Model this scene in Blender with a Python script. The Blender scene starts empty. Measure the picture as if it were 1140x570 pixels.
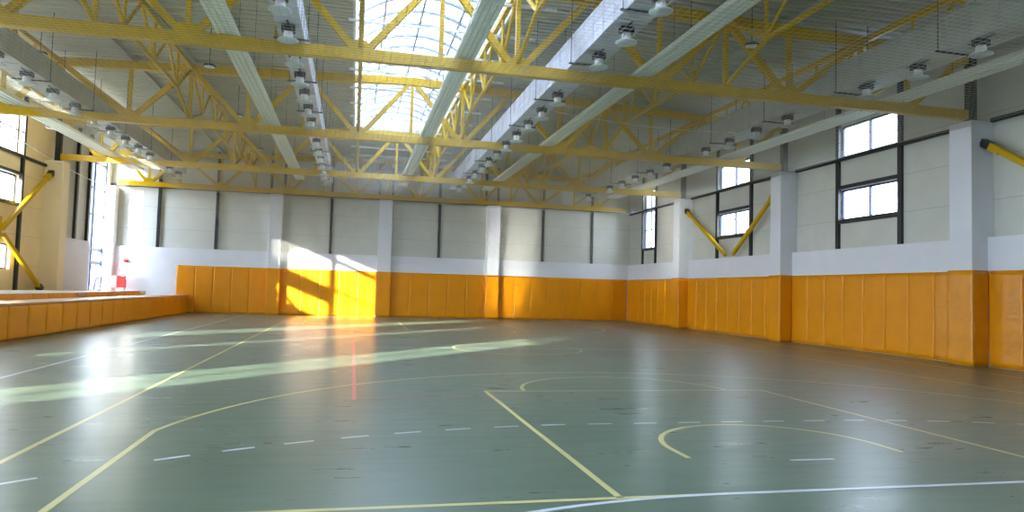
import bpy, math, random
from mathutils import Vector, Matrix
sc = bpy.context.scene
col = sc.collection
RND = random.Random(7)

# ------------------------------------------------------------------ materials
def mat(name, color, rough=0.5, metal=0.0, spec=0.5, noise=0.0, nscale=4.0, bump=0.0, bscale=30.0, coat=0.0):
    m = bpy.data.materials.new(name); m.use_nodes = True
    nt = m.node_tree; b = nt.nodes['Principled BSDF']
    b.inputs['Base Color'].default_value = (*color, 1)
    b.inputs['Roughness'].default_value = rough
    b.inputs['Metallic'].default_value = metal
    b.inputs['Specular IOR Level'].default_value = spec
    b.inputs['Coat Weight'].default_value = coat
    b.inputs['Coat Roughness'].default_value = 0.25
    if noise or bump:
        tc = nt.nodes.new('ShaderNodeTexCoord')
    if noise:
        n = nt.nodes.new('ShaderNodeTexNoise'); n.inputs['Scale'].default_value = nscale; n.inputs['Detail'].default_value = 5
        nt.links.new(tc.outputs['Object'], n.inputs['Vector'])
        r = nt.nodes.new('ShaderNodeMapRange'); r.inputs['From Min'].default_value = 0.3; r.inputs['From Max'].default_value = 0.7
        r.inputs['To Min'].default_value = 1 - noise; r.inputs['To Max'].default_value = 1 + noise
        nt.links.new(n.outputs['Fac'], r.inputs['Value'])
        v = nt.nodes.new('ShaderNodeHueSaturation'); v.inputs['Color'].default_value = (*color, 1)
        nt.links.new(r.outputs['Result'], v.inputs['Value'])
        nt.links.new(v.outputs['Color'], b.inputs['Base Color'])
    if bump:
        n2 = nt.nodes.new('ShaderNodeTexNoise'); n2.inputs['Scale'].default_value = bscale; n2.inputs['Detail'].default_value = 3
        nt.links.new(tc.outputs['Object'], n2.inputs['Vector'])
        bp = nt.nodes.new('ShaderNodeBump'); bp.inputs['Strength'].default_value = bump; bp.inputs['Distance'].default_value = 0.02
        nt.links.new(n2.outputs['Fac'], bp.inputs['Height']); nt.links.new(bp.outputs['Normal'], b.inputs['Normal'])
    return m

def panel_mat(name, color, pitch=1.15, seam=0.72):
    """sandwich cladding: horizontal joints every `pitch` metres plus faint mottling"""
    m = mat(name, color, 0.6, noise=0.04, nscale=1.5)
    nt = m.node_tree; b = nt.nodes['Principled BSDF']; src = b.inputs['Base Color'].links[0].from_socket
    g = nt.nodes.new('ShaderNodeNewGeometry'); s = nt.nodes.new('ShaderNodeSeparateXYZ'); nt.links.new(g.outputs['Position'], s.inputs[0])
    a = nt.nodes.new('ShaderNodeMath'); a.operation = 'ADD'; a.inputs[1].default_value = 0.25; nt.links.new(s.outputs['Z'], a.inputs[0])
    d = nt.nodes.new('ShaderNodeMath'); d.operation = 'DIVIDE'; d.inputs[1].default_value = pitch; nt.links.new(a.outputs[0], d.inputs[0])
    f = nt.nodes.new('ShaderNodeMath'); f.operation = 'FRACT'; nt.links.new(d.outputs[0], f.inputs[0])
    l = nt.nodes.new('ShaderNodeMath'); l.operation = 'LESS_THAN'; l.inputs[1].default_value = 0.016; nt.links.new(f.outputs[0], l.inputs[0])
    mx = nt.nodes.new('ShaderNodeMix'); mx.data_type = 'RGBA'
    nt.links.new(l.outputs[0], mx.inputs['Factor']); nt.links.new(src, mx.inputs['A']); mx.inputs['B'].default_value = (*[c * seam for c in color], 1)
    nt.links.new(mx.outputs['Result'], b.inputs['Base Color'])
    return m

M = {}
M['panel'] = panel_mat('cladding_grey', (0.60, 0.60, 0.53))
M['panel_warm'] = panel_mat('cladding_cream_bounce', (0.88, 0.70, 0.38))  # slight cream paint, with warm bounce off the orange pads put into the colour
M['white'] = mat('white_paint', (0.74, 0.75, 0.78), 0.6, noise=0.02, nscale=2)
M['cream'] = mat('cream_bounce_tint', (0.88, 0.75, 0.50), 0.6, noise=0.02, nscale=2)  # left column: cream with the same warm bounce light tinted in
M['black'] = mat('black_steel', (0.018, 0.019, 0.022), 0.45)
M['frame'] = mat('window_frame_blue_black', (0.03, 0.04, 0.09), 0.4)
M['yellow'] = mat('yellow_steel', (0.60, 0.37, 0.002), 0.42, spec=0.25, noise=0.06, nscale=2.5)
M['deck'] = mat('roof_deck', (0.47, 0.46, 0.35), 0.5, noise=0.05, nscale=0.7)
M['purlin'] = mat('purlin_paint', (0.42, 0.42, 0.36), 0.5)
M['curb'] = mat('curb_white', (0.8, 0.8, 0.82), 0.5)
M['bar'] = mat('skylight_bar', (0.30, 0.32, 0.36), 0.4, metal=0.3)
M['galv'] = mat('galvanised_sheet', (0.62, 0.63, 0.68), 0.42, metal=0.35, noise=0.12, nscale=3)
M['galv_dull'] = mat('dull_duct_sheet', (0.45, 0.46, 0.40), 0.5, metal=0.2, noise=0.1, nscale=3)
M['radiant'] = mat('radiant_panel_paint', (0.80, 0.84, 0.74), 0.45)
M['darkmetal'] = mat('dark_metal', (0.05, 0.055, 0.06), 0.4, metal=0.6)
M['lampwhite'] = mat('lamp_white', (0.8, 0.8, 0.78), 0.35)
M['orange'] = mat('orange_vinyl', (0.78, 0.29, 0.002), 0.36, spec=0.3, noise=0.05, nscale=1.2, bump=0.45, bscale=5)
M['orange_worn'] = mat('creased_orange_vinyl', (0.74, 0.28, 0.002), 0.28, spec=0.5, noise=0.08, nscale=2.5, bump=1.0, bscale=4)
M['orangedark'] = mat('orange_vinyl_edge', (0.55, 0.20, 0.006), 0.5)
M['pinkish'] = mat('bench_top_vinyl', (0.80, 0.50, 0.30), 0.35, noise=0.05, nscale=1.2)
M['concrete'] = mat('gallery_concrete', (0.62, 0.56, 0.44), 0.6, noise=0.05, nscale=2)
M['red'] = mat('red_enamel', (0.75, 0.05, 0.04), 0.4)
M['signwhite'] = mat('sign_white', (0.85, 0.85, 0.85), 0.4)
M['alu'] = mat('aluminium', (0.5, 0.5, 0.52), 0.35, metal=0.8)
M['ladder'] = mat('ladder_paint', (0.20, 0.06, 0.05), 0.5)
M['grate'] = mat('grey_plate', (0.35, 0.36, 0.38), 0.5)
M['net'] = mat('net_cord', (0.52, 0.52, 0.45), 0.7)
M['outside'] = mat('outside_ground', (0.42, 0.42, 0.40), 0.9, noise=0.1, nscale=0.3)
M['bark'] = mat('bark', (0.18, 0.16, 0.14), 0.9, noise=0.2, nscale=6)

# floor: green polymer sports floor, glossy with soft scuffs
def floor_mat():
    m = mat('green_sports_floor', (0.085, 0.165, 0.108), 0.27, spec=0.85)
    nt = m.node_tree; b = nt.nodes['Principled BSDF']
    tc = nt.nodes.new('ShaderNodeTexCoord')
    n = nt.nodes.new('ShaderNodeTexNoise'); n.inputs['Scale'].default_value = 0.5; n.inputs['Detail'].default_value = 6
    nt.links.new(tc.outputs['Object'], n.inputs['Vector'])
    cr = nt.nodes.new('ShaderNodeValToRGB')
    cr.color_ramp.elements[0].position = 0.35; cr.color_ramp.elements[0].color = (0.100, 0.150, 0.098, 1)
    cr.color_ramp.elements[1].position = 0.7; cr.color_ramp.elements[1].color = (0.120, 0.175, 0.116, 1)
    nt.links.new(n.outputs['Fac'], cr.inputs['Fac'])
    mp = nt.nodes.new('ShaderNodeMapping'); mp.inputs['Scale'].default_value = (0.5, 3.0, 1)
    nt.links.new(tc.outputs['Object'], mp.inputs['Vector'])
    n2 = nt.nodes.new('ShaderNodeTexNoise'); n2.inputs['Scale'].default_value = 1.6; n2.inputs['Detail'].default_value = 7; n2.inputs['Roughness'].default_value = 0.65
    nt.links.new(mp.outputs['Vector'], n2.inputs['Vector'])
    r = nt.nodes.new('ShaderNodeMapRange'); r.inputs['From Min'].default_value = 0.3; r.inputs['From Max'].default_value = 0.75
    r.inputs['To Min'].default_value = 0.26; r.inputs['To Max'].default_value = 0.36
    nt.links.new(n2.outputs['Fac'], r.inputs['Value']); nt.links.new(r.outputs['Result'], b.inputs['Roughness'])
    # pale scuffs
    n3 = nt.nodes.new('ShaderNodeTexNoise'); n3.inputs['Scale'].default_value = 2.3; n3.inputs['Detail'].default_value = 8; n3.inputs['Roughness'].default_value = 0.7
    nt.links.new(mp.outputs['Vector'], n3.inputs['Vector'])
    r3 = nt.nodes.new('ShaderNodeMapRange'); r3.inputs['From Min'].default_value = 0.62; r3.inputs['From Max'].default_value = 0.8; r3.inputs['To Max'].default_value = 0.15
    nt.links.new(n3.outputs['Fac'], r3.inputs['Value'])
    mx = nt.nodes.new('ShaderNodeMix'); mx.data_type = 'RGBA'; mx.inputs['B'].default_value = (0.20, 0.24, 0.20, 1)
    nt.links.new(r3.outputs['Result'], mx.inputs['Factor']); nt.links.new(cr.outputs['Color'], mx.inputs['A'])
    nt.links.new(mx.outputs['Result'], b.inputs['Base Color'])
    n4 = nt.nodes.new('ShaderNodeTexNoise'); n4.inputs['Scale'].default_value = 60; n4.inputs['Detail'].default_value = 2
    nt.links.new(tc.outputs['Object'], n4.inputs['Vector'])
    bp = nt.nodes.new('ShaderNodeBump'); bp.inputs['Strength'].default_value = 0.05; bp.inputs['Distance'].default_value = 0.002
    nt.links.new(n4.outputs['Fac'], bp.inputs['Height']); nt.links.new(bp.outputs['Normal'], b.inputs['Normal'])
    return m
M['floor'] = floor_mat()
M['yline'] = mat('yellow_line_paint', (0.62, 0.55, 0.22), 0.32)
M['wline'] = mat('white_line_paint', (0.62, 0.66, 0.66), 0.32)
M['rline'] = mat('red_line_paint', (0.62, 0.16, 0.15), 0.32)
M['rfaint'] = mat('worn_red_line_paint', (0.42, 0.14, 0.12), 0.35)

def glass_mat(name, tint=(1, 1, 1)):
    m = bpy.data.materials.new(name); m.use_nodes = True; nt = m.node_tree; nt.nodes.clear()
    o = nt.nodes.new('ShaderNodeOutputMaterial'); mix = nt.nodes.new('ShaderNodeMixShader')
    t = nt.nodes.new('ShaderNodeBsdfTransparent'); t.inputs['Color'].default_value = (*tint, 1)
    g = nt.nodes.new('ShaderNodeBsdfGlossy'); g.inputs['Roughness'].default_value = 0.03
    lw = nt.nodes.new('ShaderNodeLayerWeight'); pw = nt.nodes.new('ShaderNodeMath'); pw.operation = 'POWER'; pw.inputs[1].default_value = 4
    f = nt.nodes.new('ShaderNodeMath'); f.operation = 'MULTIPLY_ADD'; f.inputs[1].default_value = .5; f.inputs[2].default_value = .03
    nt.links.new(lw.outputs['Facing'], pw.inputs[0]); nt.links.new(pw.outputs[0], f.inputs[0])
    nt.links.new(f.outputs[0], mix.inputs[0]); nt.links.new(t.outputs[0], mix.inputs[1]); nt.links.new(g.outputs[0], mix.inputs[2])
    nt.links.new(mix.outputs[0], o.inputs[0]); return m
M['glass'] = glass_mat('window_glass', (0.92, 0.95, 0.98))

def poly_mat():
    m = bpy.data.materials.new('polycarbonate_sheet'); m.use_nodes = True; nt = m.node_tree; nt.nodes.clear()
    o = nt.nodes.new('ShaderNodeOutputMaterial'); mix = nt.nodes.new('ShaderNodeMixShader'); mix.inputs[0].default_value = 0.35
    t = nt.nodes.new('ShaderNodeBsdfTranslucent'); t.inputs['Color'].default_value = (0.30, 0.34, 0.41, 1)
    d = nt.nodes.new('ShaderNodeBsdfDiffuse'); d.inputs['Color'].default_value = (0.8, 0.84, 0.9, 1)
    nt.links.new(t.outputs[0], mix.inputs[1]); nt.links.new(d.outputs[0], mix.inputs[2]); nt.links.new(mix.outputs[0], o.inputs[0]); return m
M['poly'] = poly_mat()

def dish_mat():
    m = bpy.data.materials.new('frosted_dish'); m.use_nodes = True; nt = m.node_tree; nt.nodes.clear()
    o = nt.nodes.new('ShaderNodeOutputMaterial'); mix = nt.nodes.new('ShaderNodeMixShader'); mix.inputs[0].default_value = 0.5
    t = nt.nodes.new('ShaderNodeBsdfTranslucent'); t.inputs['Color'].default_value = (0.75, 0.8, 0.75, 1)
    d = nt.nodes.new('ShaderNodeBsdfDiffuse'); d.inputs['Color'].default_value = (0.7, 0.76, 0.7, 1)
    nt.links.new(t.outputs[0], mix.inputs[1]); nt.links.new(d.outputs[0], mix.inputs[2]); nt.links.new(mix.outputs[0], o.inputs[0]); return m
M['dish'] = dish_mat()

# ------------------------------------------------------------------ mesh helpers
class MB:
    def __init__(s): s.v = []; s.f = []
    def box(s, x0, x1, y0, y1, z0, z1):
        b = len(s.v)
        s.v += [(x0,y0,z0),(x1,y0,z0),(x1,y1,z0),(x0,y1,z0),(x0,y0,z1),(x1,y0,z1),(x1,y1,z1),(x0,y1,z1)]
        s.f += [tuple(b+i for i in q) for q in ((0,3,2,1),(4,5,6,7),(0,1,5,4),(1,2,6,5),(2,3,7,6),(3,0,4,7))]; return s
    def bar(s, a, b, w, h, up=(0,0,1)):
        a, b = Vector(a), Vector(b); d = (b-a).normalized(); u = Vector(up)
        if abs(d.dot(u)) > 0.98: u = Vector((0,1,0))
        r = d.cross(u).normalized(); u = r.cross(d).normalized(); k = len(s.v)
        for p in (a, b):
            for i, j in ((-1,-1),(1,-1),(1,1),(-1,1)): s.v.append(tuple(p + r*(i*w/2) + u*(j*h/2)))
        s.f += [tuple(k+i for i in q) for q in ((0,1,2,3),(7,6,5,4),(0,4,5,1),(1,5,6,2),(2,6,7,3),(3,7,4,0))]; return s
    def tube(s, a, b, r, n=8, r2=None, caps=True):
        a, b = Vector(a), Vector(b); d = (b-a).normalized(); u = Vector((0,0,1)) if abs(d.z) < .9 else Vector((1,0,0))
        p = d.cross(u).normalized(); q = p.cross(d); k = len(s.v); r2 = r if r2 is None else r2
        for c, rr in ((a, r), (b, r2)):
            for i in range(n):
                t = 2*math.pi*i/n; s.v.append(tuple(c + (p*math.cos(t) + q*math.sin(t))*rr))
        for i in range(n): j = (i+1) % n; s.f.append((k+i, k+n+i, k+n+j, k+j))
        if caps: s.f.append(tuple(k+i for i in range(n))); s.f.append(tuple(k+n+i for i in reversed(range(n))))
        return s
    def lathe(s, prof, n=20, c=(0,0,0)):
        k = len(s.v)
        for r, z in prof:
            for i in range(n): t = 2*math.pi*i/n; s.v.append((c[0]+r*math.cos(t), c[1]+r*math.sin(t), c[2]+z))
        for a in range(len(prof)-1):
            for i in range(n): j = (i+1) % n; s.f.append((k+a*n+i, k+a*n+j, k+(a+1)*n+j, k+(a+1)*n+i))
        return s
    def quad(s, *p): k = len(s.v); s.v += [tuple(q) for q in p]; s.f.append(tuple(range(k, k+len(p)))); return s
    def mesh(s, name, m):
        me = bpy.data.meshes.new(name); me.from_pydata(s.v, [], s.f); me.materials.append(M[m] if isinstance(m, str) else m); me.update(); return me
    def build(s, name, m, parent=None, smooth=False, bevel=0.0, loc=None):
        me = s.mesh(name, m)
        if smooth:
            for p in me.polygons: p.use_smooth = True
        o = bpy.data.objects.new(name, me); col.objects.link(o)
        if parent is not None: o.parent = parent
        if loc: o.location = loc
        if bevel:
            b = o.modifiers.new('b', 'BEVEL'); b.width = bevel; b.segments = 1; b.limit_method = 'ANGLE'
        return o

def tag(o, label=None, cat=None, group=None, kind=None):
    if label: o['label'] = label
    if cat: o['category'] = cat
    if group: o['group'] = group
    if kind: o['kind'] = kind
    return o
def empty(name, loc=(0,0,0), rz=0):
    o = bpy.data.objects.new(name, None); col.objects.link(o); o.location = loc; o.rotation_euler = (0,0,rz); o.empty_display_size = .2; return o
def P(m, name, matn, root, **k):
    """build a world-coordinate mesh as a child of an Empty that stands at root.location"""
    o = m.build(name, matn, root, **k)
    if root is not None: o.matrix_parent_inverse = Matrix.Translation(-Vector(root.location))
    return o
def copy_tree(o, parent=None):
    c = o.copy(); col.objects.link(c)
    if parent is not None: c.parent = parent
    for ch in [x for x in KIDS.get(o.name, [])]: copy_tree(ch, c)
    return c
KIDS = {}
def note(o):
    KIDS[o.name] = list(o.children)
    for c in o.children: note(c)
ORD = ['first','second','third','fourth','fifth','sixth','seventh','eighth','ninth','tenth','eleventh','twelfth','thirteenth','fourteenth','fifteenth','sixteenth','seventeenth','eighteenth','nineteenth','twentieth','twenty-first','twenty-second','twenty-third','twenty-fourth']

# ------------------------------------------------------------------ constants (metres; X right, Y into the hall, origin = middle of near basketball baseline)
XR, XL, YF, YN = 11.5, -17.0, 34.2, -15.0        # band faces / walls
XRW, YFW = 11.7, 34.45                            # cladding faces
ZR = 9.0
TY = [10.06, 18.40, 26.80, 33.95]
XC = -2.87; PP = 1.745
COLR = [(9.71, 10.41), (18.05, 18.72), (26.45, 27.1)]
SUN = Vector((0.9, 1.0, -0.38)).normalized()

def struct(m, name, matn, parent=None, **k):
    o = m.build(name, matn, parent, **k)
    if parent is None: o['kind'] = 'structure'
    return o

# wall slab with rectangular holes. axis 'x': plane at X, u=Y ; axis 'y': plane at Y, u=X
def slab(axis, p0, p1, u0, u1, z0, z1, holes):
    m = MB(); us = sorted({u0, u1, *[h[0] for h in holes], *[h[1] for h in holes]}); zs = sorted({z0, z1, *[h[2] for h in holes], *[h[3] for h in holes]})
    us = [u for u in us if u0 <= u <= u1]; zs = [z for z in zs if z0 <= z <= z1]
    for a, b in zip(us, us[1:]):
        run = None
        for c, d in zip(zs, zs[1:]):
            mu, mz = (a+b)/2, (c+d)/2
            if any(h[0] < mu < h[1] and h[2] < mz < h[3] for h in holes):
                if run: (m.box(p0,p1,a,b,*run) if axis == 'x' else m.box(a,b,p0,p1,*run)); run = None
            else: run = (run[0], d) if run else (c, d)
        if run: (m.box(p0,p1,a,b,*run) if axis == 'x' else m.box(a,b,p0,p1,*run))
    return m

# ------------------------------------------------------------------ floor and markings
floor = struct(MB().box(XL-.6, XRW+.4, YN-.4, YFW+.4, -0.2, 0), 'floor', 'floor')
ZL = 0.0015
def ribbon(pts, w, z=ZL, closed=False):
    m = MB(); n = len(pts); L = []
    for i, p in enumerate(pts):
        a = pts[i-1] if (i > 0 or closed) else p; b = pts[(i+1) % n] if (i < n-1 or closed) else p
        d = Vector((b[0]-a[0], b[1]-a[1])).normalized(); nn = Vector((-d.y, d.x))*w/2
        L.append(((p[0]+nn.x, p[1]+nn.y, z), (p[0]-nn.x, p[1]-nn.y, z)))
    rng = range(n) if closed else range(n-1)
    for i in rng: j = (i+1) % n; m.quad(L[i][1], L[j][1], L[j][0], L[i][0])
    return m
def arc(cx, cy, r, a0, a1, n=64): return [(cx+r*math.cos(math.radians(a0+(a1-a0)*i/n)), cy+r*math.sin(math.radians(a0+(a1-a0)*i/n))) for i in range(n+1)]
def rect(m, x0, x1, y0, y1, z=ZL): m.quad((x0,y0,z),(x1,y0,z),(x1,y1,z),(x0,y1,z))
def merge(*ms):
    m = MB()
    for q in ms: k = len(m.v); m.v += q.v; m.f += [tuple(k+i for i in f) for f in q.f]
    return m
W = 0.06
def half(fl):   # fl maps a point for the far half
    F = lambda pts: [fl(p) for p in pts]
    t0 = math.degrees(math.asin(6.6/6.75)); out = []
    out.append(('key_marking', 'yline', merge(ribbon(F([(-2.45,0),(-2.45,5.8)]), W), ribbon(F([(2.45,0),(2.45,5.8)]), W), ribbon(F([(-2.48,5.8),(2.48,5.8)]), W), ribbon(F(arc(0,5.8,1.8,0,180)), W))))
    out.append(('three_point_marking', 'yline', ribbon(F([(-6.6,0)] + [(-6.6,y) for y in (1,2)] + arc(0,1.575,6.75,90+t0,90-t0,90) + [(6.6,2),(6.6,1),(6.6,0)]), W)))
    out.append(('semicircle_marking', 'yline', ribbon(F([(1.25,1.2)] + arc(0,1.575,1.25,0,180,48) + [(-1.25,1.2)]), W)))
    out.append(('goal_area_marking', 'wline', ribbon(F([(-7.5,-6)] + arc(-1.5,-6,6,178,92,40) + [(-1.5,0),(1.5,0)] + arc(1.5,-6,6,88,2,40) + [(7.5,-6)]), 0.055, ZL+.0008)))
    d = MB(); path = []
    L = lambda s: ((-1.5 - 9*math.sin((-s-1.5)/9), -6+9*math.cos((-s-1.5)/9)) if s < -1.5 else (1.5+9*math.sin((s-1.5)/9), -6+9*math.cos((s-1.5)/9)) if s > 1.5 else (s, 3.0))
    s0 = -0.328 - 0.603*21
    while s0 < 12.6:
        pts = [L(s0+0.31*i/3-0.155) for i in range(4)]
        if not -6.95 < pts[1][0] < -6.35: d = merge(d, ribbon(F(pts), 0.055))
        s0 += 0.603
    out.append(('free_throw_dashes', 'wline', d))
    out.append(('penalty_mark', 'wline', ribbon(F([(-.25,1),(.25,1)]), 0.055)))
    return out
for fl in (lambda p: p, lambda p: (p[0], 28-p[1])):
    for nm, mm, me in half(fl): me.build(nm, mm, floor)
b = MB(); 
merge(ribbon([(-7.5,-.03),(-7.5,28.03)], W), ribbon([(7.5,-.03),(7.5,28.03)], W), ribbon([(-7.5,0),(7.5,0)], W), ribbon([(-7.5,28),(7.5,28)], W), ribbon(arc(0,14,1.8,0,359.9,96), W)).build('basketball_court_marking', 'yline', floor)
merge(ribbon([(-10,-6),(-10,34)], W), ribbon([(10,-6),(10,34)], W), ribbon([(-10,-6),(10,-6)], W), ribbon([(-10,34),(10,34)], W), ribbon([(-10,14),(10,14)], W, ZL+.0006)).build('handball_court_marking', 'wline', floor)
ribbon([(-4.5,5),(-4.5,23)], W, ZL+.0012).build('volleyball_side_marking', 'rline', floor)
merge(ribbon([(-4.5,5),(4.5,5)], W*.7, ZL+.0012), ribbon([(4.5,5),(4.5,23)], W*.7, ZL+.0012), ribbon([(-4.5,23),(4.5,23)], W*.7, ZL+.0012)).build('volleyball_worn_marking', 'rfaint', floor)

# ------------------------------------------------------------------ walls
# right wall: three window bays
WB = [(12.95, 15.62), (21.2, 23.85), (30.75, 32.35)]
holes = []
for i, (a, c) in enumerate(WB):
    if i < 2: holes += [(a, c, 4.35, 5.40), (a, c, 6.52, 7.60)]
    else: holes += [(a, c, 4.25, 6.40), (a, c, 6.52, 7.60)]
holes_fill = [(-2.6, 0.6, 4.4, 8.3)]  # out-of-view window, added to let in ambient sky light without sun
wr = struct(slab('x', XRW, XRW+.18, YN-.3, YFW+.3, 0, ZR+.3, holes+holes_fill), 'wall_right', 'panel')
MB().box(XR, XRW, 2.5, YFW, 0, 3.36).build('lower_band', 'white', wr)
posts = []
for i, (a, c) in enumerate(WB):
    MB().box(XRW-.09, XRW+.02, a-.16, a, 3.36, 8.6).build('steel_post', 'black', wr)
    MB().box(XRW-.09, XRW+.02, c, c+.16, 3.36, 8.6).build('steel_post', 'black', wr)
    for z in ((4.23, 5.42) if i < 2 else (4.13,)):
        MB().box(XRW-.08, XRW+.02, a, c, z, z+.12).build('steel_rail', 'black', wr)
for a, c in ((YN, COLR[0][0]), (COLR[0][1], COLR[1][0]), (COLR[1][1], COLR[2][0]), (COLR[2][1], YFW)):
    MB().box(XRW-.10, XRW+.03, a, c, 6.40, 6.51).build('steel_rail', 'black', wr)

def window(n, axis, p, u0, u1, z0, z1, mull=1, trans=0, pane='glass'):
    """frame with mullions and one pane mesh, standing in the hole of a wall"""
    f = MB(); t = .06; a, b = (p, p+.08)
    def bx(m, ua, ub, za, zb, q0=a, q1=b): (m.box(q0,q1,ua,ub,za,zb) if axis == 'x' else m.box(ua,ub,q0,q1,za,zb))
    bx(f,u0,u0+t,z0,z1); bx(f,u1-t,u1,z0,z1); bx(f,u0+t,u1-t,z0,z0+t); bx(f,u0+t,u1-t,z1-t,z1)
    o = struct(f, f'window_{n}', 'frame')
    for i in range(mull):
        m = MB(); u = u0 + (u1-u0)*(i+1)/(mull+1); bx(m,u-.03,u+.03,z0+t,z1-t); m.build('mullion', 'frame', o)
    for i in range(trans):
        m = MB(); z = z0 + (z1-z0)*(i+1)/(trans+1); bx(m,u0+t,u1-t,z-.02,z+.02,a+.01,b-.01); m.build('transom', 'frame', o)
    g = MB(); bx(g,u0+t,u1-t,z0+t,z1-t,(a+b)/2-.006,(a+b)/2+.006); g.build('pane', pane, o)
    return o
n = 1
for i, (a, c) in enumerate(WB):
    if i < 2: window(n, 'x', XRW+.05, a, c, 4.35, 5.40); n += 1
    else: window(n, 'x', XRW+.05, a, c, 4.25, 6.40, 1, 1); n += 1
    window(n, 'x', XRW+.05, a, c, 6.52, 7.60); n += 1
for h in holes_fill: window(n, 'x', XRW+.05, *h, mull=3, trans=4); n += 1

# far wall
wf = struct(slab('y', YFW, YFW+.2, XL-.3, XRW+.3, 0, ZR+.3, []), 'wall_far', 'panel')
MB().box(XL, XRW, YF, YFW, 0, 3.38).build('lower_band', 'white', wf)
for x in (-14.65, -11.8, -5.9, 0.07, 6.2, 9.23):
    MB().box(x-.07, x+.07, YFW-.12, YFW+.02, 3.38, 8.8).build('steel_post', 'black', wf)
for x in (-9.1, -8.4, -3.35, -2.6, 2.75, 3.45):
    MB().box(x-.06, x+.06, YFW-.12, YFW+.02, 6.6, 8.8).build('steel_post', 'black', wf)
MB().box(XL, XRW, YFW-.14, YFW+.02, 6.50, 6.62).build('steel_rail', 'black', wf)

# left wall with high windows, tall glazed slots (only one of them in view) and the raised gallery
WL = [(21.6, 24.35, 4.40, 5.45), (21.6, 24.35, 6.25, 8.1), (22.2, 24.0, 1.9, 2.85), (18.7, 21.4, 4.40, 8.3)]
FILL_FROST = [(12.9, 17.9, 3.4, 8.3), (5.2, 8.9, 3.4, 8.3), (-1.9, 3.6, 3.4, 8.3), (-12, -4.9, 3.4, 8.3)]  # unseen frosted windows, added to spread soft fill light from the left
SLOT = [(-4.6, -2.2, 1.15, 8.3), (3.9, 4.9, 1.15, 8.3), (9.2, 11.6, 1.15, 8.3), (31.25, 34.0, 1.05, 8.3)]
wl = struct(slab('x', XL-.25, XL, YN-.3, 27.2, 0, ZR+.3, WL+SLOT[:3]+FILL_FROST), 'wall_left', 'panel_warm')
wl2 = struct(slab('x', XL-.25, XL, 27.2, YFW+.3, 0, ZR+.3, SLOT[3:]), 'wall_left_far_end', 'panel')
MB().box(XL, XL+.22, 27.1, 31.25, 0.9, 3.40).build('lower_band', 'white', wl2)
MB().box(XL, XL+.22, 34.0, YF, 0.9, 3.40).build('lower_band', 'white', wl2)
for y in (21.45, 24.35):
    MB().box(XL-.02, XL+.10, y, y+.16, 1.1, 8.6).build('steel_post', 'black', wl)
for z in (4.28, 5.45, 6.13):
    MB().box(XL-.02, XL+.09, 18.7, 26.45, z, z+.11).build('steel_rail', 'black', wl) if z > 6 else MB().box(XL-.02, XL+.09, 21.61, 24.35, z, z+.11).build('steel_rail', 'black', wl)
for y in (29.65, 31.15):
    MB().box(XL-.02, XL+.12, y, y+.18, 3.40, 8.6).build('steel_post', 'black', wl2)
for h in WL: window(n, 'x', XL-.2, *h, mull=1 if h[1] > 22 else 2, trans=0 if h[3] < 6 else 1); n += 1
for h in SLOT[:3]: window(n, 'x', XL-.2, *h, mull=1, trans=5); n += 1
for h in FILL_FROST: window(n, 'x', XL-.2, *h, mull=4, trans=2, pane='poly'); n += 1
# the glazing in view: frosted half, clear half, transoms of two sizes
u0, u1, z0, z1 = SLOT[3]; um = 32.5; wx = XL-.16
f = MB().box(wx-.04, wx+.05, u0, u0+.07, z0, z1).box(wx-.04, wx+.05, u1-.07, u1, z0, z1).box(wx-.04, wx+.05, u0+.07, u1-.07, z0, z0+.08).box(wx-.04, wx+.05, u0+.07, u1-.07, z1-.08, z1)
o = struct(f, f'window_{n}', 'frame'); n += 1
MB().box(wx-.04, wx+.06, um-.05, um+.05, z0+.08, z1-.08).build('mullion', 'frame', o)
MB().box(wx-.04, wx+.06, 33.25, 33.32, z0+.08, 2.36).build('door_stile', 'frame', o)
for z, h in ((7.35,.09), (6.1,.09), (4.8,.09), (3.1,.19), (2.45,.19)):
    for a, b_ in ((u0+.07, um-.035), (um+.035, u1-.07)): MB().box(wx-.03, wx+.05, a, b_, z-h/2, z+h/2).build('transom', 'frame', o)
MB().box(wx-.006, wx+.006, u0+.07, um-.035, z0+.08, z1-.08).build('frosted_pane', 'poly', o)
MB().box(wx-.006, wx+.006, um+.035, u1-.07, z0+.08, z1-.08).build('clear_pane', 'glass', o)

# wall behind the camera, with wide glazing
NH = []
wn = struct(slab('y', YN-.2, YN, XL-.3, XRW+.3, 0, ZR+.3, NH), 'wall_near', 'panel')
for h in NH: window(n, 'y', YN-.15, *h, mull=4, trans=2); n += 1

# columns
nc = 0
for (a, c) in COLR:
    struct(MB().box(11.0, XRW, a, c, 0, 6.42), 'column', 'white', bevel=.01)
for x in ((-9.07, -8.45), (-3.33, -2.62), (2.78, 3.48)):
    struct(MB().box(x[0], x[1], 33.78, YFW, 0, 6.46), 'column', 'white', bevel=.01)
struct(MB().box(XL-.05, -16.3, 26.45, 27.1, 0, 6.42), 'column', 'cream', bevel=.01)
struct(MB().box(XL+.02, -16.62, 33.85, YFW, 0, 6.42), 'column', 'white', bevel=.01)
# bearing posts above the columns
for (a, c) in COLR:
    struct(MB().box(11.25, 11.45, (a+c)/2-.1, (a+c)/2+.1, 6.42, 8.6), 'column_head', 'black')
struct(MB().box(-16.75, -16.55, 26.68, 26.88, 6.42, 8.6), 'column_head', 'black')

# gallery: raised concrete step along the left wall
gal = struct(MB().box(XL, -13.12, YN, YF, 0, .90), 'gallery_floor', 'concrete')
MB().box(XL, -14.35, YN, 31.6, .90, 1.13).build('upper_step', 'concrete', gal)

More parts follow.
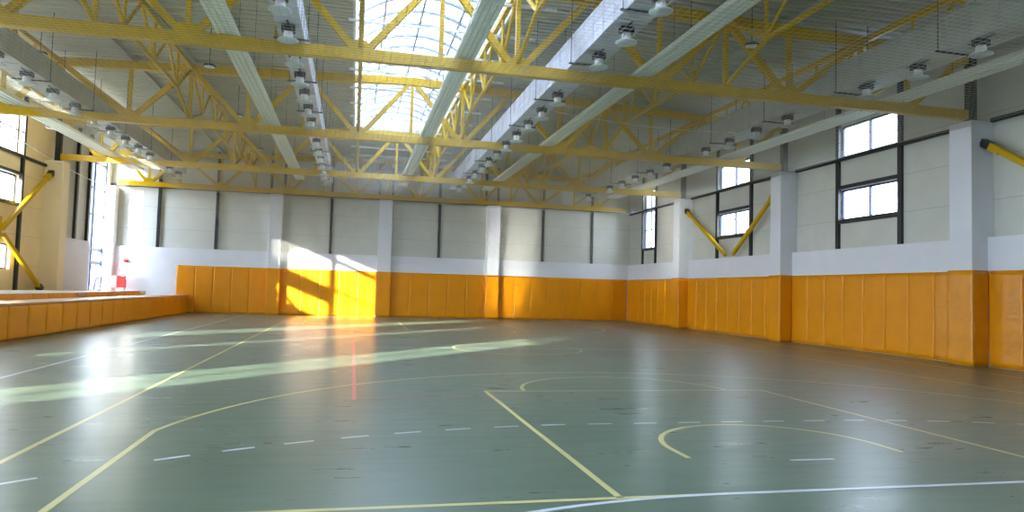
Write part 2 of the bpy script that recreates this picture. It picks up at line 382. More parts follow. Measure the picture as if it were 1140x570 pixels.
# ------------------------------------------------------------------ roof deck (ribs run across the hall), purlins, skylight
def top_z(x): return 8.66 - 0.035*abs(x-XC)
def deck_piece(x0, x1, y0, y1, pitch=0.32, depth=0.07):
    m = MB(); nseg = max(1, int(round((x1-x0)/3.5))); xs = [x0+(x1-x0)*i/nseg for i in range(nseg+1)]
    if x0 < XC < x1: xs = sorted(set(xs+[XC]))
    y = y0; rows = []
    while y < y1 - 1e-6:
        for dy, dz in ((0, 0), (pitch*.55, 0), (pitch*.65, depth), (pitch*.9, depth)): rows.append((min(y+dy, y1), dz))
        y += pitch
    rows.append((y1, 0)); k = 0
    for yy, dz in rows:
        for x in xs: m.v.append((x, yy, top_z(x)+.28+dz))
    nx = len(xs)
    for r in range(len(rows)-1):
        for i in range(nx-1): a = r*nx+i; m.f.append((a, a+nx, a+nx+1, a+1))
    return m
SX0, SX1, SY1 = -4.78, -0.95, 28.0
ceil = struct(merge(deck_piece(XL-.2, SX0, YN-.2, YFW+.2), deck_piece(SX1, XRW+.2, YN-.2, YFW+.2), deck_piece(SX0, SX1, SY1, YFW+.2)), 'ceiling', 'deck')
m = MB()
for x in (XL-.2, None, SX1):
    pass
MB().bar((XL-.2, YN-.3, 9.05), (XL-.2, YFW+.3, 9.05), .1, 1.2).build('eaves_beam', 'purlin', ceil)
MB().bar((XRW+.2, YN-.3, 9.05), (XRW+.2, YFW+.3, 9.05), .1, 1.2).build('eaves_beam', 'purlin', ceil)
roofm = MB()   # weather side of the roof keeps the light out
for x0, x1, y0, y1 in ((XL-.5, SX0, YN-.4, YFW+.4), (SX1, XRW+.5, YN-.4, YFW+.4), (SX0, SX1, SY1, YFW+.4)):
    za, zb = top_z(x0)+.42, top_z(x1)+.42; k = len(roofm.v)
    roofm.v += [(x0,y0,za),(x1,y0,zb),(x1,y1,zb),(x0,y1,za),(x0,y0,za+.1),(x1,y0,zb+.1),(x1,y1,zb+.1),(x0,y1,za+.1)]
    roofm.f += [tuple(k+i for i in q) for q in ((0,3,2,1),(4,5,6,7),(0,1,5,4),(1,2,6,5),(2,3,7,6),(3,0,4,7))]
roofm.build('roof_covering', 'purlin', ceil)
for k in (-7.6, -5, -4, -3, -2, 2, 3, 4, 5, 7.6):
    x = XC + k*PP; z = top_z(x)+.19
    MB().box(x-.04, x+.04, YN, YFW, z-.07, z+.085).build('purlin', 'purlin', ceil)

# skylight: curbs, arched sheets, ribs, longitudinal bars
ZS = 8.62
sky = empty('window_skylight', ((SX0+SX1)/2, 14, ZS)); sky['kind'] = 'structure'
for x0, x1 in ((SX0-.06, SX0), (SX1, SX1+.06)): P(MB().box(x0, x1, YN, SY1, ZS, 9.22), 'curb', 'curb', sky)
for y0, y1 in ((SY1, SY1+.06), (YN-.06, YN)): P(MB().box(SX0, SX1, y0, y1, ZS+.1, 9.22), 'curb', 'curb', sky)
RISE = .75; hw = (SX1-SX0)/2; R = (hw*hw+RISE*RISE)/(2*RISE); cxs = (SX0+SX1)/2; th = math.asin(hw/R)
def ap(t, dr=0): a = -th+2*th*t; return (cxs+(R+dr)*math.sin(a), 9.22+(R+dr)*math.cos(a)-(R-RISE))
m = MB()
for i in range(16):
    (x0, z0), (x1, z1) = ap(i/16), ap((i+1)/16); m.quad((x0,YN,z0),(x1,YN,z1),(x1,SY1,z1),(x0,SY1,z0))
P(m, 'polycarbonate_sheet', 'poly', sky, smooth=True)
for yy in (SY1, YN):
    m = MB(); pts = [(ap(i/16)[0], yy, ap(i/16)[1]) for i in range(17)]; m.quad(*pts); P(m, 'end_sheet', 'poly', sky)
y = 4.0
while y < SY1:
    m = MB()
    for i in range(12):
        (x0, z0), (x1, z1) = ap(i/12, -.05), ap((i+1)/12, -.05); m.bar((x0,y,z0), (x1,y,z1), .07, .09, up=(0,1,0))
    P(m, 'arched_rib', 'bar', sky); y += 1.04
for t in (.22, .5, .78):
    x, z = ap(t, -.09); P(MB().box(x-.03, x+.03, 2, SY1, z-.04, z+.02), 'longitudinal_bar', 'bar', sky)

# tie bars across the skylight
yt = 4.45; j = 0; ties = []
while yt < 33:
    if all(abs(yt-t) > .25 for t in TY): ties.append(yt)
    yt += 2.05
for i, yt in enumerate(ties):
    o = MB().box(-4.95, -0.06, yt-.03, yt+.03, 8.34, 8.40).build('tie_bar', 'curb')
    tag(o, f'thin pale tie bar below the arched skylight, {ORD[i]} from the camera end', 'tie bar', 'tie bars under the skylight')

# ------------------------------------------------------------------ roof trusses across the hall
BZ = 6.63
TN = ['closest to the camera, crossing the top of the view', 'second from the camera, across the middle of the hall', 'third from the camera, far side of the hall', 'standing against the far end wall']
def kx(k):
    if k == 6: return 7.93
    if k == -6: return -13.6
    if k == 8: return 11.05
    if k == -8: return -16.4
    return XC + k*PP
for ti, ty in enumerate(TY):
    t = empty('roof_truss', (XC, ty, BZ)); tag(t, 'wide yellow roof truss ' + TN[ti], 'roof truss', 'yellow trusses spanning the hall')
    xa, xb = -16.55, 11.2
    P(MB().box(xa, xb, ty-.10, ty+.10, BZ-.125, BZ+.125), 'bottom_chord', 'yellow', t, bevel=.012)
    m = MB()
    for x0, x1 in ((xa, XC), (XC, xb)): m.bar((x0,ty,top_z(x0)-.03), (x1,ty,top_z(x1)-.03), .2, .25)
    P(m, 'top_chord', 'yellow', t)
    for k in range(-7, 8):
        if k == 2 or (k == 0 and False): continue
        x = kx(k); w = .10
        P(MB().box(x-w/2, x+w/2, ty-w/2, ty+w/2, BZ+.12, top_z(x)-.15), 'vertical_strut', 'yellow', t)
    for k in range(-8, 8):
        a, b_ = (k, k+1)
        if (a, b_) == (6, 7): continue
        lo, hi = (a, b_) if a % 2 else (b_, a)
        xl, xh = kx(lo), kx(hi); s = 1 if xh > xl else -1
        P(MB().bar((xl+s*.14, ty, BZ+.12), (xh-s*.12, ty, top_z(xh)-.13), .145, .145, up=(0,1,0)), 'diagonal_strut', 'yellow', t)
    for k in (-7, -5, -3, -1, 1, 3, 5, 7):
        x = kx(k); P(MB().quad((x-.26,ty-.105,BZ+.12),(x+.26,ty-.105,BZ+.12),(x+.12,ty-.105,BZ+.30),(x-.12,ty-.105,BZ+.30)).quad((x+.26,ty+.105,BZ+.12),(x-.26,ty+.105,BZ+.12),(x-.12,ty+.105,BZ+.30),(x+.12,ty+.105,BZ+.30)), 'gusset_plate', 'yellow', t)

# longitudinal bracing trusses
LN = {-6: 'above the left gallery, beyond the left duct', -4: 'between the left duct and the leftmost court strip', -1: 'along the left edge of the skylight', 1: 'along the right edge of the skylight', 4: 'midway between bright duct and large right duct', 6: 'beyond the large duct near the right wall'}
for k in (-6, -4, -1, 1, 4, 6):
    x = kx(k); deep = abs(k) == 6; zb = 6.95 if deep else 7.33
    zt = top_z(x) - .03
    t = empty('bracing_truss', (x, 18, zb)); tag(t, 'yellow lengthwise bracing truss ' + LN[k], 'bracing truss', 'lengthwise bracing trusses')
    spans = [(TY[0]-8.35, TY[0]), (TY[0], TY[1]), (TY[1], TY[2]), (TY[2], TY[3])]
    r = .055
    for si, (a, c) in enumerate(spans):
        P(MB().bar((x, a+.11 if si else a, zt), (x, c-.11, zt), .12, .14), 'top_chord', 'yellow', t)
        n1, n3 = a+1.75, c-1.75; n2 = (n1+n3)/2
        P(MB().tube((x, n1, zb), (x, n3, zb), r, 8), 'bottom_chord', 'yellow', t)
        P(MB().tube((x, a+.13, BZ+.16), (x, n1, zb), r, 8), 'knee_strut', 'yellow', t)
        P(MB().tube((x, n3, zb), (x, c-.13, BZ+.16), r, 8), 'knee_strut', 'yellow', t)
        for q, s in ((n1, -1), (n3, 1)):
            P(MB().tube((x, q, zb), (x, q, zt-.07), .042, 6), 'web_strut', 'yellow', t)
            P(MB().tube((x, q, zb), (x, (a+.16) if s < 0 else (c-.16), zt-.09), .05, 6), 'web_strut', 'yellow', t)
            P(MB().tube((x, q, zb), (x, q-s*1.15, zt-.07), .042, 6), 'web_strut', 'yellow', t)
        P(MB().tube((x, n2, zb), (x, n2, zt-.07), .042, 6), 'web_strut', 'yellow', t)
        P(MB().tube((x, n2, zb), (x, n2-1.2, zt-.07), .042, 6), 'web_strut', 'yellow', t)
        P(MB().tube((x, n2, zb), (x, n2+1.2, zt-.07), .042, 6), 'web_strut', 'yellow', t)

# ------------------------------------------------------------------ wall braces
def brace(p, q, label):
    t = empty('wall_brace', q); tag(t, label, 'wall brace', 'diagonal yellow wall braces')
    p, q = Vector(p), Vector(q); d = (q-p).normalized()
    up = Vector((0,1,0)).cross(d) if abs(d.x) < .5 else Vector((0,0,1))
    m = MB().bar(p, q, .05, .22, up=(1,0,0)); 
    P(MB().bar(p, q, .16, .15, up=(1,0,0)), 'brace_tube', 'yellow', t, bevel=.02)
    P(MB().bar(p-d*.12, p+d*.16, .20, .19, up=(1,0,0)), 'end_plate', 'black', t)
    P(MB().bar(p+d*.16, p+d*.5, .19, .18, up=(1,0,0)), 'end_sleeve', 'yellow', t); return t
brace((11.36, 26.35, 5.78), (11.36, 22.65, 3.46), 'yellow diagonal brace on the right wall, left arm of the V')
brace((11.36, 18.85, 5.78), (11.36, 22.05, 3.46), 'yellow diagonal brace on the right wall, right arm of the V')
brace((11.36, 9.6, 5.78), (11.36, 6.0, 3.46), 'yellow diagonal brace beside the closest right-wall column, cut off by the photo edge')
t = brace((-16.72, 26.35, 5.85), (-16.72, 22.62, 3.3), 'yellow K-shaped steel brace with a square plate on the cream left wall')
p, q = Vector((-16.72, 25.95, 1.22)), Vector((-16.72, 22.75, 3.1)); d = (q-p).normalized()
P(MB().bar(p, q, .16, .15, up=(1,0,0)), 'brace_tube', 'yellow', t, bevel=.02)
P(MB().bar(p-d*.12, p+d*.16, .20, .19, up=(1,0,0)), 'end_plate', 'black', t)
P(MB().box(-16.90, -16.78, 21.9, 22.75, 2.95, 3.75), 'joint_plate', 'yellow', t)

# ------------------------------------------------------------------ ducts
def duct(x0, x1, z0, z1, matn, label, hy):
    cx = (x0+x1)/2; t = empty('air_duct', (cx, 14, z0)); tag(t, label, 'air duct', 'ducts running the length of the hall')
    y = 1.0; m = MB()
    P(MB().box(x0, x1, -2, 30.6, z0, z1), 'duct_body', matn, t)
    k = 0
    while y < 30.5:      # standing seams and hanger trapezes
        f = MB()
        for a, b_, c, d in ((x0-.012, x1+.012, z0-.012, z0), (x0-.012, x0, z0, z1), (x1, x1+.012, z0, z1)): f.box(a, b_, y-.015, y+.015, c, d)
        P(f, 'flange_seam', matn, t)
        if k % 4 == 0:
            hh = hy + .775 + 3.1*(k//4)
            if hh > 30: y += .6; k += 1; continue
            h = MB(); h.box(x0-.12, x1+.10, hh-.02, hh+.02, z0-.045, z0-.012)
            for xx in (x0-.07, x1+.07): h.tube((xx, hh, z0-.03), (xx, hh, top_z(xx)+.25), .010, 6)
            P(h, 'hanger', 'darkmetal', t)
        y += .6; k += 1
    return t
ZD = 6.765
duct(6.95, 7.72, ZD, 7.47, 'galv_dull', 'large dull grey air duct close to the right wall', 2.65)
duct(.05, .70, ZD, 7.44, 'galv', 'bright galvanised air duct just right of the skylight', 2.5)
duct(-6.27, -5.77, ZD, 7.25, 'galv', 'narrow galvanised air duct just left of the skylight', 2.8)
duct(-13.28, -12.57, ZD, 7.35, 'galv_dull', 'dull grey air duct above the left gallery edge', 4.9)

# ------------------------------------------------------------------ radiant ceiling strips
def strip(xc, w, label):
    t = empty('radiant_panel', (xc, 12, 6.77)); tag(t, label, 'radiant heating strip', 'ribbed radiant strips along the roof')
    m = MB(); prof = []; nrib = 4; z0 = 6.785
    for i in range(nrib):
        a = xc-w/2+w*i/nrib; q = w/nrib
        for u, dz in ((.04, .05), (.14, .0), (.80, .0), (.90, .05)): prof.append((a+u*q, z0+dz))
    y0, y1 = -5, 30.3; k = len(m.v)
    for yy in (y0, y1):
        for x, z in prof: m.v.append((x, yy, z))
        for x, z in reversed([(prof[0][0], z0+.10), (prof[-1][0], z0+.10)]): m.v.append((x, yy, z))
    nn = len(prof)+2
    for i in range(nn): j = (i+1) % nn; m.f.append((i, j, j+nn, i+nn))
    m.f.append(tuple(range(nn))[::-1]); m.f.append(tuple(range(nn, 2*nn)))
    P(m, 'ribbed_plate', 'radiant', t)
    for yy in (1.5, 5.5, 8, 12.5, 16, 20.5, 24.5, 28.5):
        P(MB().tube((xc-w/2+.04, yy, z0+.10), (xc-w/2+.04, yy, top_z(xc)+.25), .006, 5).tube((xc+w/2-.04, yy, z0+.10), (xc+w/2-.04, yy, top_z(xc)+.25), .006, 5), 'hanger_wire', 'darkmetal', t)
strip(-7.33, .46, 'white ribbed radiant strip left of the narrow duct')
strip(-2.32, .47, 'white ribbed radiant strip under the middle of the skylight')
strip(1.95, .46, 'white ribbed radiant strip right of the bright duct')
strip(8.98, .62, 'white ribbed radiant strip nearest the right wall')
strip(-14.65, .62, 'white ribbed radiant strip above the left gallery')

# ------------------------------------------------------------------ high-bay lamps under the ducts
def make_lamp():
    t = empty('high_bay_lamp', (0, 0, 0))
    MB().box(-.13, .13, -.09, .09, .115, .235).build('gear_box', 'darkmetal', t)
    MB().lathe([(.06,.12),(.09,.11),(.095,.0),(.10,-.03)], 14).build('lamp_housing', 'lampwhite', t, smooth=True)
    MB().lathe([(.095,-.03),(.17,-.038),(.205,-.05),(.21,-.065),(.18,-.08),(.08,-.09),(.001,-.092)], 20).build('glass_dish', 'dish', t, smooth=True)
    MB().box(-.02, .02, -.30, .30, .235, .247).build('mounting_bracket', 'darkmetal', t)
    return t
proto = make_lamp(); note(proto); first = True
rows = [(7.12, 5.75, 'under the large duct by the right wall'), (.36, 5.6, 'under the bright duct right of skylight'), (-6.02, 5.9, 'under the narrow duct left of skylight'), (-12.72, 11.1, 'under the duct above the left gallery')]
for x, y0, where in rows:
    y = y0; i = 0
    while y < 30:
        if all(abs(y-q) > .34 for q in TY):
            o = proto if first else copy_tree(proto); first = False
            o.location = (x, y, 6.50)
            tag(o, f'high-bay lamp {where}, {ORD[i]} from the camera end', 'ceiling lamp', 'high-bay lamps ' + where); i += 1
        y += 1.55

# round sensors / small lamps hanging on rods
def make_drop():
    t = empty('pendant_lamp', (0,0,0))
    MB().lathe([(.001,.05),(.15,.05),(.17,.03),(.17,.0),(.15,-.01)], 20).build('black_rim', 'darkmetal', t, smooth=True)
    MB().lathe([(.148,-.012),(.10,-.03),(.001,-.035)], 20).build('pale_lens', 'lampwhite', t, smooth=True)
    MB().tube((0,0,.05), (0,0,1.08), .010, 6).build('hanging_rod', 'darkmetal', t)
    return t
pd = make_drop(); note(pd); first = True
for x, y, lab in ((-12.98,15.5,'near the left duct, beside the yellow truss node'), (-8.7,15.25,'left of the second truss, beside a radiant strip'), (-8.83,21.0,'beyond the second truss, left of the narrow duct'), (.95,8.9,'in front of the bright galvanised duct'), (4.45,9.45,'high on the right, between bracing trusses'), (1.05,16.3,'right of the bright duct, beyond the closest truss'), (8.35,15.1,'beside the strip nearest the right wall'), (-8.87,27.3,'far left, near the third truss'), (-15.6,23.2,'above the left gallery by the window')):
    o = pd if first else copy_tree(pd); first = False
    o.location = (x, y, 7.6 if x > -15 else 7.1); tag(o, 'small round black-rimmed lamp on a rod ' + lab, 'hanging lamp', 'small round lamps on rods')

# ------------------------------------------------------------------ safety net under the roof and down the far wall
def net_sheet():
    m = MB(); r = .0034
    x0, x1, y0, y1 = -13.4, 11.0, 0.5, 33.10; g = .14
    def sag(x, y): return 6.27 - .03*math.sin(x*1.1+.4*math.sin(y*.7)) - .035*math.cos(y*.75+.5*math.sin(x*.5))
    def line(pts, r=r):
        k = len(m.v)
        for p in pts:
            for dx, dz in ((0, r), (r, -r*.6), (-r, -r*.6)):
                q = Vector(p)
                m.v.append((q.x + (dx if line.ax == 'y' else 0), q.y + (dx if line.ax == 'x' else 0), q.z+dz))
        for i in range(len(pts)-1):
            for a in range(3): b_ = (a+1) % 3; m.f.append((k+3*i+a, k+3*i+b_, k+3*i+3+b_, k+3*i+3+a))
    line.ax = 'x'; y = y0
    while y <= y1: line([(x0+(x1-x0)*i/16, y, sag(x0+(x1-x0)*i/16, y)) for i in range(17)]); y += g
    line.ax = 'y'; x = x0
    while x <= x1: line([(x, y0+(y1-y0)*i/20, sag(x, y0+(y1-y0)*i/20)) for i in range(21)]); x += g
    return m
tag(net_sheet().build('hanging_net', 'net'), 'fine white safety net stretched flat below the roof trusses', 'safety net')
def net_drop():
    m = MB(); r = .0036; yb = 33.35; g = .11
    def fold(x, z): return yb + .10*math.sin(x*2.1+.8*math.sin(z*1.3)) + .05*math.sin(x*7+z*2)
    def low(x): return 3.15 + .35*math.sin(x*.9)+.15*math.sin(x*2.7) if x > -9.5 else 3.15 + (-9.5-x)*.85
    def line(pts):
        k = len(m.v)
        for i, p in enumerate(pts):
            d = (Vector(pts[min(i+1, len(pts)-1)])-Vector(pts[max(i-1, 0)])).normalized(); s = d.cross(Vector((0,1,0))).normalized()
            for q in (Vector((0,r,0)), s*r-Vector((0,r*.5,0)), -s*r-Vector((0,r*.5,0))): m.v.append(tuple(Vector(p)+q))
        for i in range(len(pts)-1):
            for a in range(3): b_ = (a+1) % 3; m.f.append((k+3*i+a, k+3*i+b_, k+3*i+3+b_, k+3*i+3+a))
    x = -13.3
    while x < 10.95:
        zl = low(x); n_ = 9; line([(x+.05*math.sin(i+x*3), fold(x, 6.2-(6.2-zl)*i/n_), 6.2-(6.2-zl)*i/n_) for i in range(n_+1)]); x += g
    z = 6.18
    while z > 2.9:
        run = []; x = -13.3
        while x < 10.95:
            if low(x) <= z: run.append((x, fold(x, z), z+.05*math.sin(x*1.7+z*3)+.03*math.sin(x*6)))
            else:
                if len(run) > 1: line(run)
                run = []
            x += .22
        if len(run) > 1: line(run)
        z -= g
    return m
tag(net_drop().build('net_curtain', 'net'), 'loosely gathered white net hanging in folds in front of the far wall', 'net curtain')
# slack cables strung below the trusses
def cable(p, q, sagd, r=.008):
    m = MB(); p, q = Vector(p), Vector(q); pts = [p.lerp(q, i/14) - Vector((0,0,sagd*4*(i/14)*(1-i/14))) for i in range(15)]
    for a, b_ in zip(pts, pts[1:]): m.tube(a, b_, r, 5, caps=False)
    return m
tag(cable((-16.4, 19, 6.95), (-16.4, 33, 6.1), .25, .02).build('white_cable', 'lampwhite'), 'thick white cable sagging along the left wall below the trusses', 'cable')
tag(cable((.8, 13.5, 6.70), (6.8, 14.1, 6.70), .12).build('hanging_cable', 'lampwhite'), 'thin pale cable sagging across the right half of the roof', 'cable')

# ------------------------------------------------------------------ wall pads
def pad_mesh(w, h, t, seed, top=False):
    """soft vinyl pad: front (towards -Y local) puffed and slightly wrinkled; local x along wall, z up, back at y=0"""
    r = random.Random(seed); nx, nz = 14, 18; m = MB(); idx = {}
    ph = [r.uniform(0, 6.28) for _ in range(6)]; am = r.uniform(.001, .0045)
    for i in range(nx+1):
        for j in range(nz+1):
            u, v = .5-.5*math.cos(math.pi*i/nx), j/nz; x = u*w; z = v*h
            e = min(u, 1-u)*w; f = min(v, 1-v)*h
            puff = t*(1-.5*math.exp(-e/.014)-.2*math.exp(-f/.02))
            wr = am*(math.sin(7*x+5*z+ph[0])+math.sin(13*z-4*x+ph[1])*.8+math.sin(19*z+9*x+ph[2])*.5)
            idx[i, j] = len(m.v); m.v.append((x, -(puff+wr), z))
    for i in range(nx):
        for j in range(nz): m.f.append((idx[i,j], idx[i+1,j], idx[i+1,j+1], idx[i,j+1]))
    ring = [(i,0) for i in range(nx+1)] + [(nx,j) for j in range(1,nz+1)] + [(i,nz) for i in range(nx-1,-1,-1)] + [(0,j) for j in range(nz-1,0,-1)]
    bk = []
    for (i, j) in ring: bk.append(len(m.v)); v = m.v[idx[i,j]]; m.v.append((v[0], 0, v[2]))
    for a in range(len(ring)): b_ = (a+1) % len(ring); m.f.append((idx[ring[b_]], idx[ring[a]], bk[a], bk[b_]))
    m.f.append(tuple(bk))
    return m
HP = 2.47
padn = [0]
def pad(x, y, rz, w, h, label, group, t=.045, z=.012, name='wall_pad', matn='orange'):
    padn[0] += 1
    if matn == 'orange' and x > 10.9 and y < 11.6 and name == 'wall_pad': matn = 'orange_worn'
    o = pad_mesh(w-.005, h, t, padn[0]).build(name, matn, smooth=True)
    o.location = (x, y, z); o.rotation_euler = (0, 0, rz)
    tag(o, label, 'wall pad' if name == 'wall_pad' else 'bench pad', group); return o
H90 = math.pi/2
def run_far(x0, x1, n_, where):
    w = (x1-x0)/n_
    for i in range(n_): pad(x0+i*w+.0015, YF, 0, w, HP, f'orange far-wall pad {where}, {ORD[i]} from the left', 'orange pads along the far wall')
run_far(-13.6, -9.11, 5, 'left of the first column')
run_far(-8.41, -3.37, 5, 'between first and second columns')
run_far(-2.58, 2.74, 5, 'between second and third columns')
run_far(3.52, 11.44, 8, 'between third column and the corner')
def run_right(y0, y1, n_, where):   # from the far end y1 towards the camera y0; faces -X
    w = (y1-y0)/n_
    for i in range(n_): pad(XR, y1-i*w-.0015, -H90, w, HP, f'orange right-wall pad {where}, {ORD[i]} from the far end', 'orange pads along the right wall')
run_right(27.17, 34.15, 8, 'between corner and farthest column')
run_right(18.77, 26.4, 8, 'between farthest and middle columns')
run_right(10.46, 18.0, 8, 'between middle and closest columns')
run_right(4.0, 9.66, 6, 'this side of the closest column')
CN = ['closest', 'middle', 'farthest']
for i, (a, c) in enumerate(COLR):
    pad(11.0, c+.05, -H90, c-a+.10, HP+.01, f'orange pad on the hall face of the {CN[i]} right-wall column', 'orange pads on the right-wall columns', z=.01)
    pad(10.995, a, 0, 11.5-11.0, HP+.01, f'narrow orange pad on the near side of the {CN[i]} right-wall column', 'orange pads on the right-wall columns', z=.01)
FN = ['left', 'middle', 'right']
for i, (a, c) in enumerate(((-9.07,-8.45), (-3.33,-2.62), (2.78,3.48))):
    pad(a-.04, 33.78, 0, c-a+.08, HP, f'orange pad wrapping the front of the {FN[i]} column on the far wall', 'orange pads on the far-wall columns', z=.01)
    pad(c, 33.785, H90, .41, HP, f'orange pad on the right flank of the {FN[i]} column on the far wall', 'orange pads on the far-wall columns', t=.035, z=.01)
    pad(a, 34.19, -H90, .41, HP, f'orange pad on the left flank of the {FN[i]} column on the far wall', 'orange pads on the far-wall columns', t=.035, z=.01)
# bench front and top pads along the gallery edge
ys = [8.0]
while ys[-1] < 33.2: ys.append(ys[-1]+1.13)
ys[-1] = 34.15
vis = 0
for a, c in zip(ys, ys[1:]):
    if c > 12.2:
        pad(-13.12, a+.006, H90, c-a, .885, f'orange pad fronting the low gallery edge, {ORD[vis]} from the camera end', 'orange pads on the gallery front', t=.09, name='bench_pad')
        o = pad_mesh(c-a-.012, 1.05, .05, 900+vis).build('bench_top_pad', 'pinkish', smooth=True)
        o.matrix_world = Matrix(((0,0,-1,-13.03),(1,0,0,a+.006),(0,-1,0,.905),(0,0,0,1)))
        tag(o, f'pale pad lying on the gallery edge, {ORD[vis]} from the camera end', 'bench pad', 'pads on top of the gallery edge')
        o2 = pad_mesh(c-a-.012, .21, .04, 700+vis).build('step_pad', 'orange', smooth=True)
        if c < 31.6:
            o2.location = (-14.35, a+.006, .91); o2.rotation_euler = (0,0,H90); tag(o2, f'low orange pad on the upper gallery step, {ORD[vis]} from the camera', 'step pad', 'low pads on the upper gallery step')
        else: bpy.data.objects.remove(o2)
        vis += 1

# ------------------------------------------------------------------ small things on the gallery
t = empty('fire_hose_cabinet', (-16.25, 33.7, 1.2)); tag(t, 'red wall box with a white symbol beside the tall glazing at the far left corner', 'fire cabinet')
P(MB().box(-16.60, -15.86, 33.60, 33.80, 1.24, 1.84), 'cabinet_body', 'red', t, bevel=.01)
P(MB().box(-16.22, -16.19, 33.59, 33.60, 1.26, 1.82), 'door_gap', 'darkmetal', t)
m = MB()
for (x, z, w, h) in ((-16.45,1.67,.16,.05), (-16.34,1.60,.06,.12), (-16.43,1.53,.12,.05), (-16.34,1.45,.06,.12), (-16.45,1.37,.16,.05), (-16.49,1.43,.05,.05)):
    m.box(x-w/2, x+w/2, 33.582, 33.595, z-h/2, z+h/2)
P(m, 'white_symbol', 'signwhite', t)
P(MB().box(-16.58, -16.53, 33.63, 33.77, 0.90, 1.24).box(-15.93, -15.88, 33.63, 33.77, 0.90, 1.24), 'stand_leg', 'alu', t)
t = empty('folding_ladder', (-16.75, 32.6, .9)); tag(t, 'small folding step ladder standing in front of the tall glazing', 'ladder')
for s in (-.18, .18):
    P(MB().bar((-17+.2, 32.2+s, .92), (-16.72, 32.35+s, 1.78), .03, .03), 'front_rail', 'ladder', t) if False else None
P(MB().bar((-16.95+.15, 31.9, .92), (-16.68, 32.2, 1.75), .035, .035), 'ladder_rail', 'ladder', t)
P(MB().bar((-16.40, 31.9, .92), (-16.50, 32.2, 1.75), .035, .035), 'ladder_rail', 'ladder', t)
P(MB().bar((-16.80, 32.8, .92), (-16.68, 32.25, 1.75), .03, .03), 'rear_rail', 'ladder', t)
P(MB().bar((-16.40, 32.8, .92), (-16.50, 32.25, 1.75), .03, .03), 'rear_rail', 'ladder', t)
for i in range(4):
    f = (i+.8)/4.2; P(MB().bar((-16.80+.12*f, 31.9+.3*f, .92+.83*f), (-16.40-.10*f, 31.9+.3*f, .92+.83*f), .07, .02), 'tread', 'ladder', t)
t = MB().box(-14.302, -14.27, 22.9, 23.7, 1.0, 1.09).build('step_plate', 'grate'); tag(t, 'small grey plate set into the front of the upper gallery step', 'plate')
t = empty('alarm_switch', (-16.05, 34.1, 2.6)); tag(t, 'small red alarm button on the far corner column above the red box', 'alarm')
P(MB().lathe([(.001,.06),(.07,.05),(.09,.0),(.09,-.06),(.001,-.07)], 14, (-16.05, 34.1, 2.62)), 'beacon', 'red', t, smooth=True)
P(MB().box(-16.15, -15.95, 34.12, 34.2, 2.52, 2.72), 'back_box', 'red', t)

# ------------------------------------------------------------------ outside
g = struct(MB().box(-90, 90, -80, 120, -.9, -.5), 'ground_outside', 'outside')
def tree(x, y, h, seed, lab):
    r = random.Random(seed); m = MB()
    def br(p, d, L, rad, depth):
        q = p + d*L; m.tube(p, q, rad, 5, rad*.65, caps=False)
        if depth == 0: return
        for i in range(3):
            nd = (d + Vector((r.uniform(-.7,.7), r.uniform(-.7,.7), r.uniform(-.1,.5)))).normalized(); br(q - d*L*r.uniform(0,.35), nd, L*.68, rad*.6, depth-1)
    t = empty('bare_tree', (x, y, -.5)); tag(t, lab, 'tree', 'bare trees outside the right wall')
    br(Vector((x, y, -.5)), Vector((0,0,1)), h*.36, .22, 5); P(m, 'trunk_and_branches', 'bark', t)
tree(19, 38.5, 11, 1, 'bare tree outside, seen through the tall window by the corner')
tree(18.5, 31, 11, 2, 'bare tree outside, seen through the window above the V-shaped brace')

# ------------------------------------------------------------------ light
w = bpy.data.worlds.new('sky'); sc.world = w; w.use_nodes = True; nt = w.node_tree; bg = nt.nodes['Background']
tc = nt.nodes.new('ShaderNodeTexCoord'); sp = nt.nodes.new('ShaderNodeSeparateXYZ'); nt.links.new(tc.outputs['Generated'], sp.inputs[0])
cr = nt.nodes.new('ShaderNodeValToRGB'); nt.links.new(sp.outputs['Z'], cr.inputs['Fac'])
e = cr.color_ramp.elements; e[0].position = 0.0; e[0].color = (0.92, 0.96, 1.0, 1); e[1].position = 0.55; e[1].color = (0.62, 0.76, 1.0, 1)
dt = nt.nodes.new('ShaderNodeVectorMath'); dt.operation = 'DOT_PRODUCT'; dt.inputs[1].default_value = (-SUN.x, -SUN.y, 0)
nt.links.new(tc.outputs['Generated'], dt.inputs[0])
gl = nt.nodes.new('ShaderNodeMapRange'); gl.inputs['From Min'].default_value = -.6; gl.inputs['From Max'].default_value = 1.0; gl.inputs['To Min'].default_value = .8; gl.inputs['To Max'].default_value = 2.2
nt.links.new(dt.outputs['Value'], gl.inputs['Value'])
vm = nt.nodes.new('ShaderNodeVectorMath'); vm.operation = 'SCALE'; nt.links.new(cr.outputs['Color'], vm.inputs[0]); nt.links.new(gl.outputs['Result'], vm.inputs['Scale'])
nt.links.new(vm.outputs['Vector'], bg.inputs['Color']); bg.inputs['Strength'].default_value = 5.0
sl = bpy.data.lights.new('sun', 'SUN'); sl.energy = 15; sl.angle = math.radians(1.0); sl.color = (1.0, .93, .82)
so = bpy.data.objects.new('sun', sl); col.objects.link(so); so.rotation_euler = (-SUN).to_track_quat('Z', 'Y').to_euler(); so.location = (-30, -20, 20)
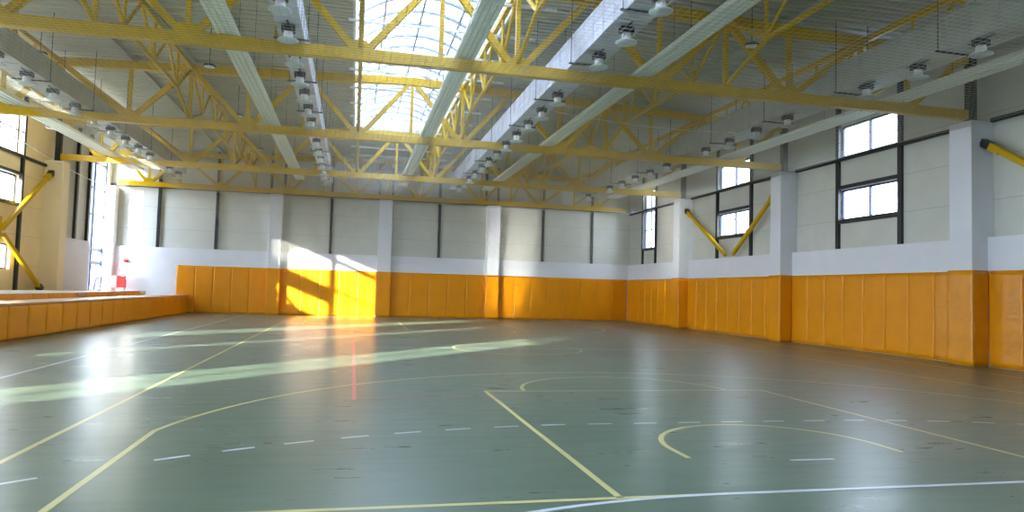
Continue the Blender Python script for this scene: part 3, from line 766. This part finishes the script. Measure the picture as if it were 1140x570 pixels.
def portal(loc, nrm, su, sv, upv=(0,0,1)):
    l = bpy.data.lights.new('portal', 'AREA'); l.shape = 'RECTANGLE'; l.size = su; l.size_y = sv; l.cycles.is_portal = True
    o = bpy.data.objects.new('daylight_portal', l); col.objects.link(o); o.location = loc
    o.rotation_euler = Vector([-c for c in nrm]).to_track_quat('Z', 'Y').to_euler()
for h in holes+holes_fill: portal((XRW+.2, (h[0]+h[1])/2, (h[2]+h[3])/2), (-1,0,0), h[1]-h[0]+.1, h[3]-h[2]+.1)
for h in WL+SLOT+FILL_FROST: portal((XL-.3, (h[0]+h[1])/2, (h[2]+h[3])/2), (1,0,0), h[1]-h[0]+.1, h[3]-h[2]+.1)
for h in NH: portal(((h[0]+h[1])/2, YN-.3, (h[2]+h[3])/2), (0,1,0), h[1]-h[0]+.1, h[3]-h[2]+.1)
portal(((SX0+SX1)/2, (YN+SY1)/2, 10.3), (0,0,-1), 5.5, SY1-YN+1)

# ------------------------------------------------------------------ camera (fitted to the court markings)
yaw, pitch, roll, f = 0.2216, 0.0504, 0.0280, 777.75
fw = Vector((math.sin(yaw)*math.cos(pitch), math.cos(yaw)*math.cos(pitch), math.sin(pitch))); rt = Vector((math.cos(yaw), -math.sin(yaw), 0)); up = rt.cross(fw)
r_ = rt*math.cos(roll) + up*math.sin(roll); u_ = -rt*math.sin(roll) + up*math.cos(roll)
cd = bpy.data.cameras.new('camera'); co = bpy.data.objects.new('camera', cd); col.objects.link(co)
cd.sensor_width = 36; cd.lens = f/1140*36; cd.clip_end = 400
mw = Matrix.Identity(4)
for i in range(3): mw[i][0] = r_[i]; mw[i][1] = u_[i]; mw[i][2] = -fw[i]; mw[i][3] = (-4.5701, -5.2718, 1.6079)[i]
co.matrix_world = mw; sc.camera = co
vs = sc.view_settings; sc.display_settings.display_device = 'sRGB'; vs.view_transform = 'Standard'; vs.look = 'None'; vs.gamma = 1; vs.use_curve_mapping = False; vs.exposure = 1.6
sc.cycles.use_denoising = True; sc.cycles.blur_glossy = 0.0
sc.cycles.max_bounces = 10; sc.cycles.diffuse_bounces = 6; sc.cycles.glossy_bounces = 4; sc.cycles.transparent_max_bounces = 16; sc.cycles.sample_clamp_indirect = 0
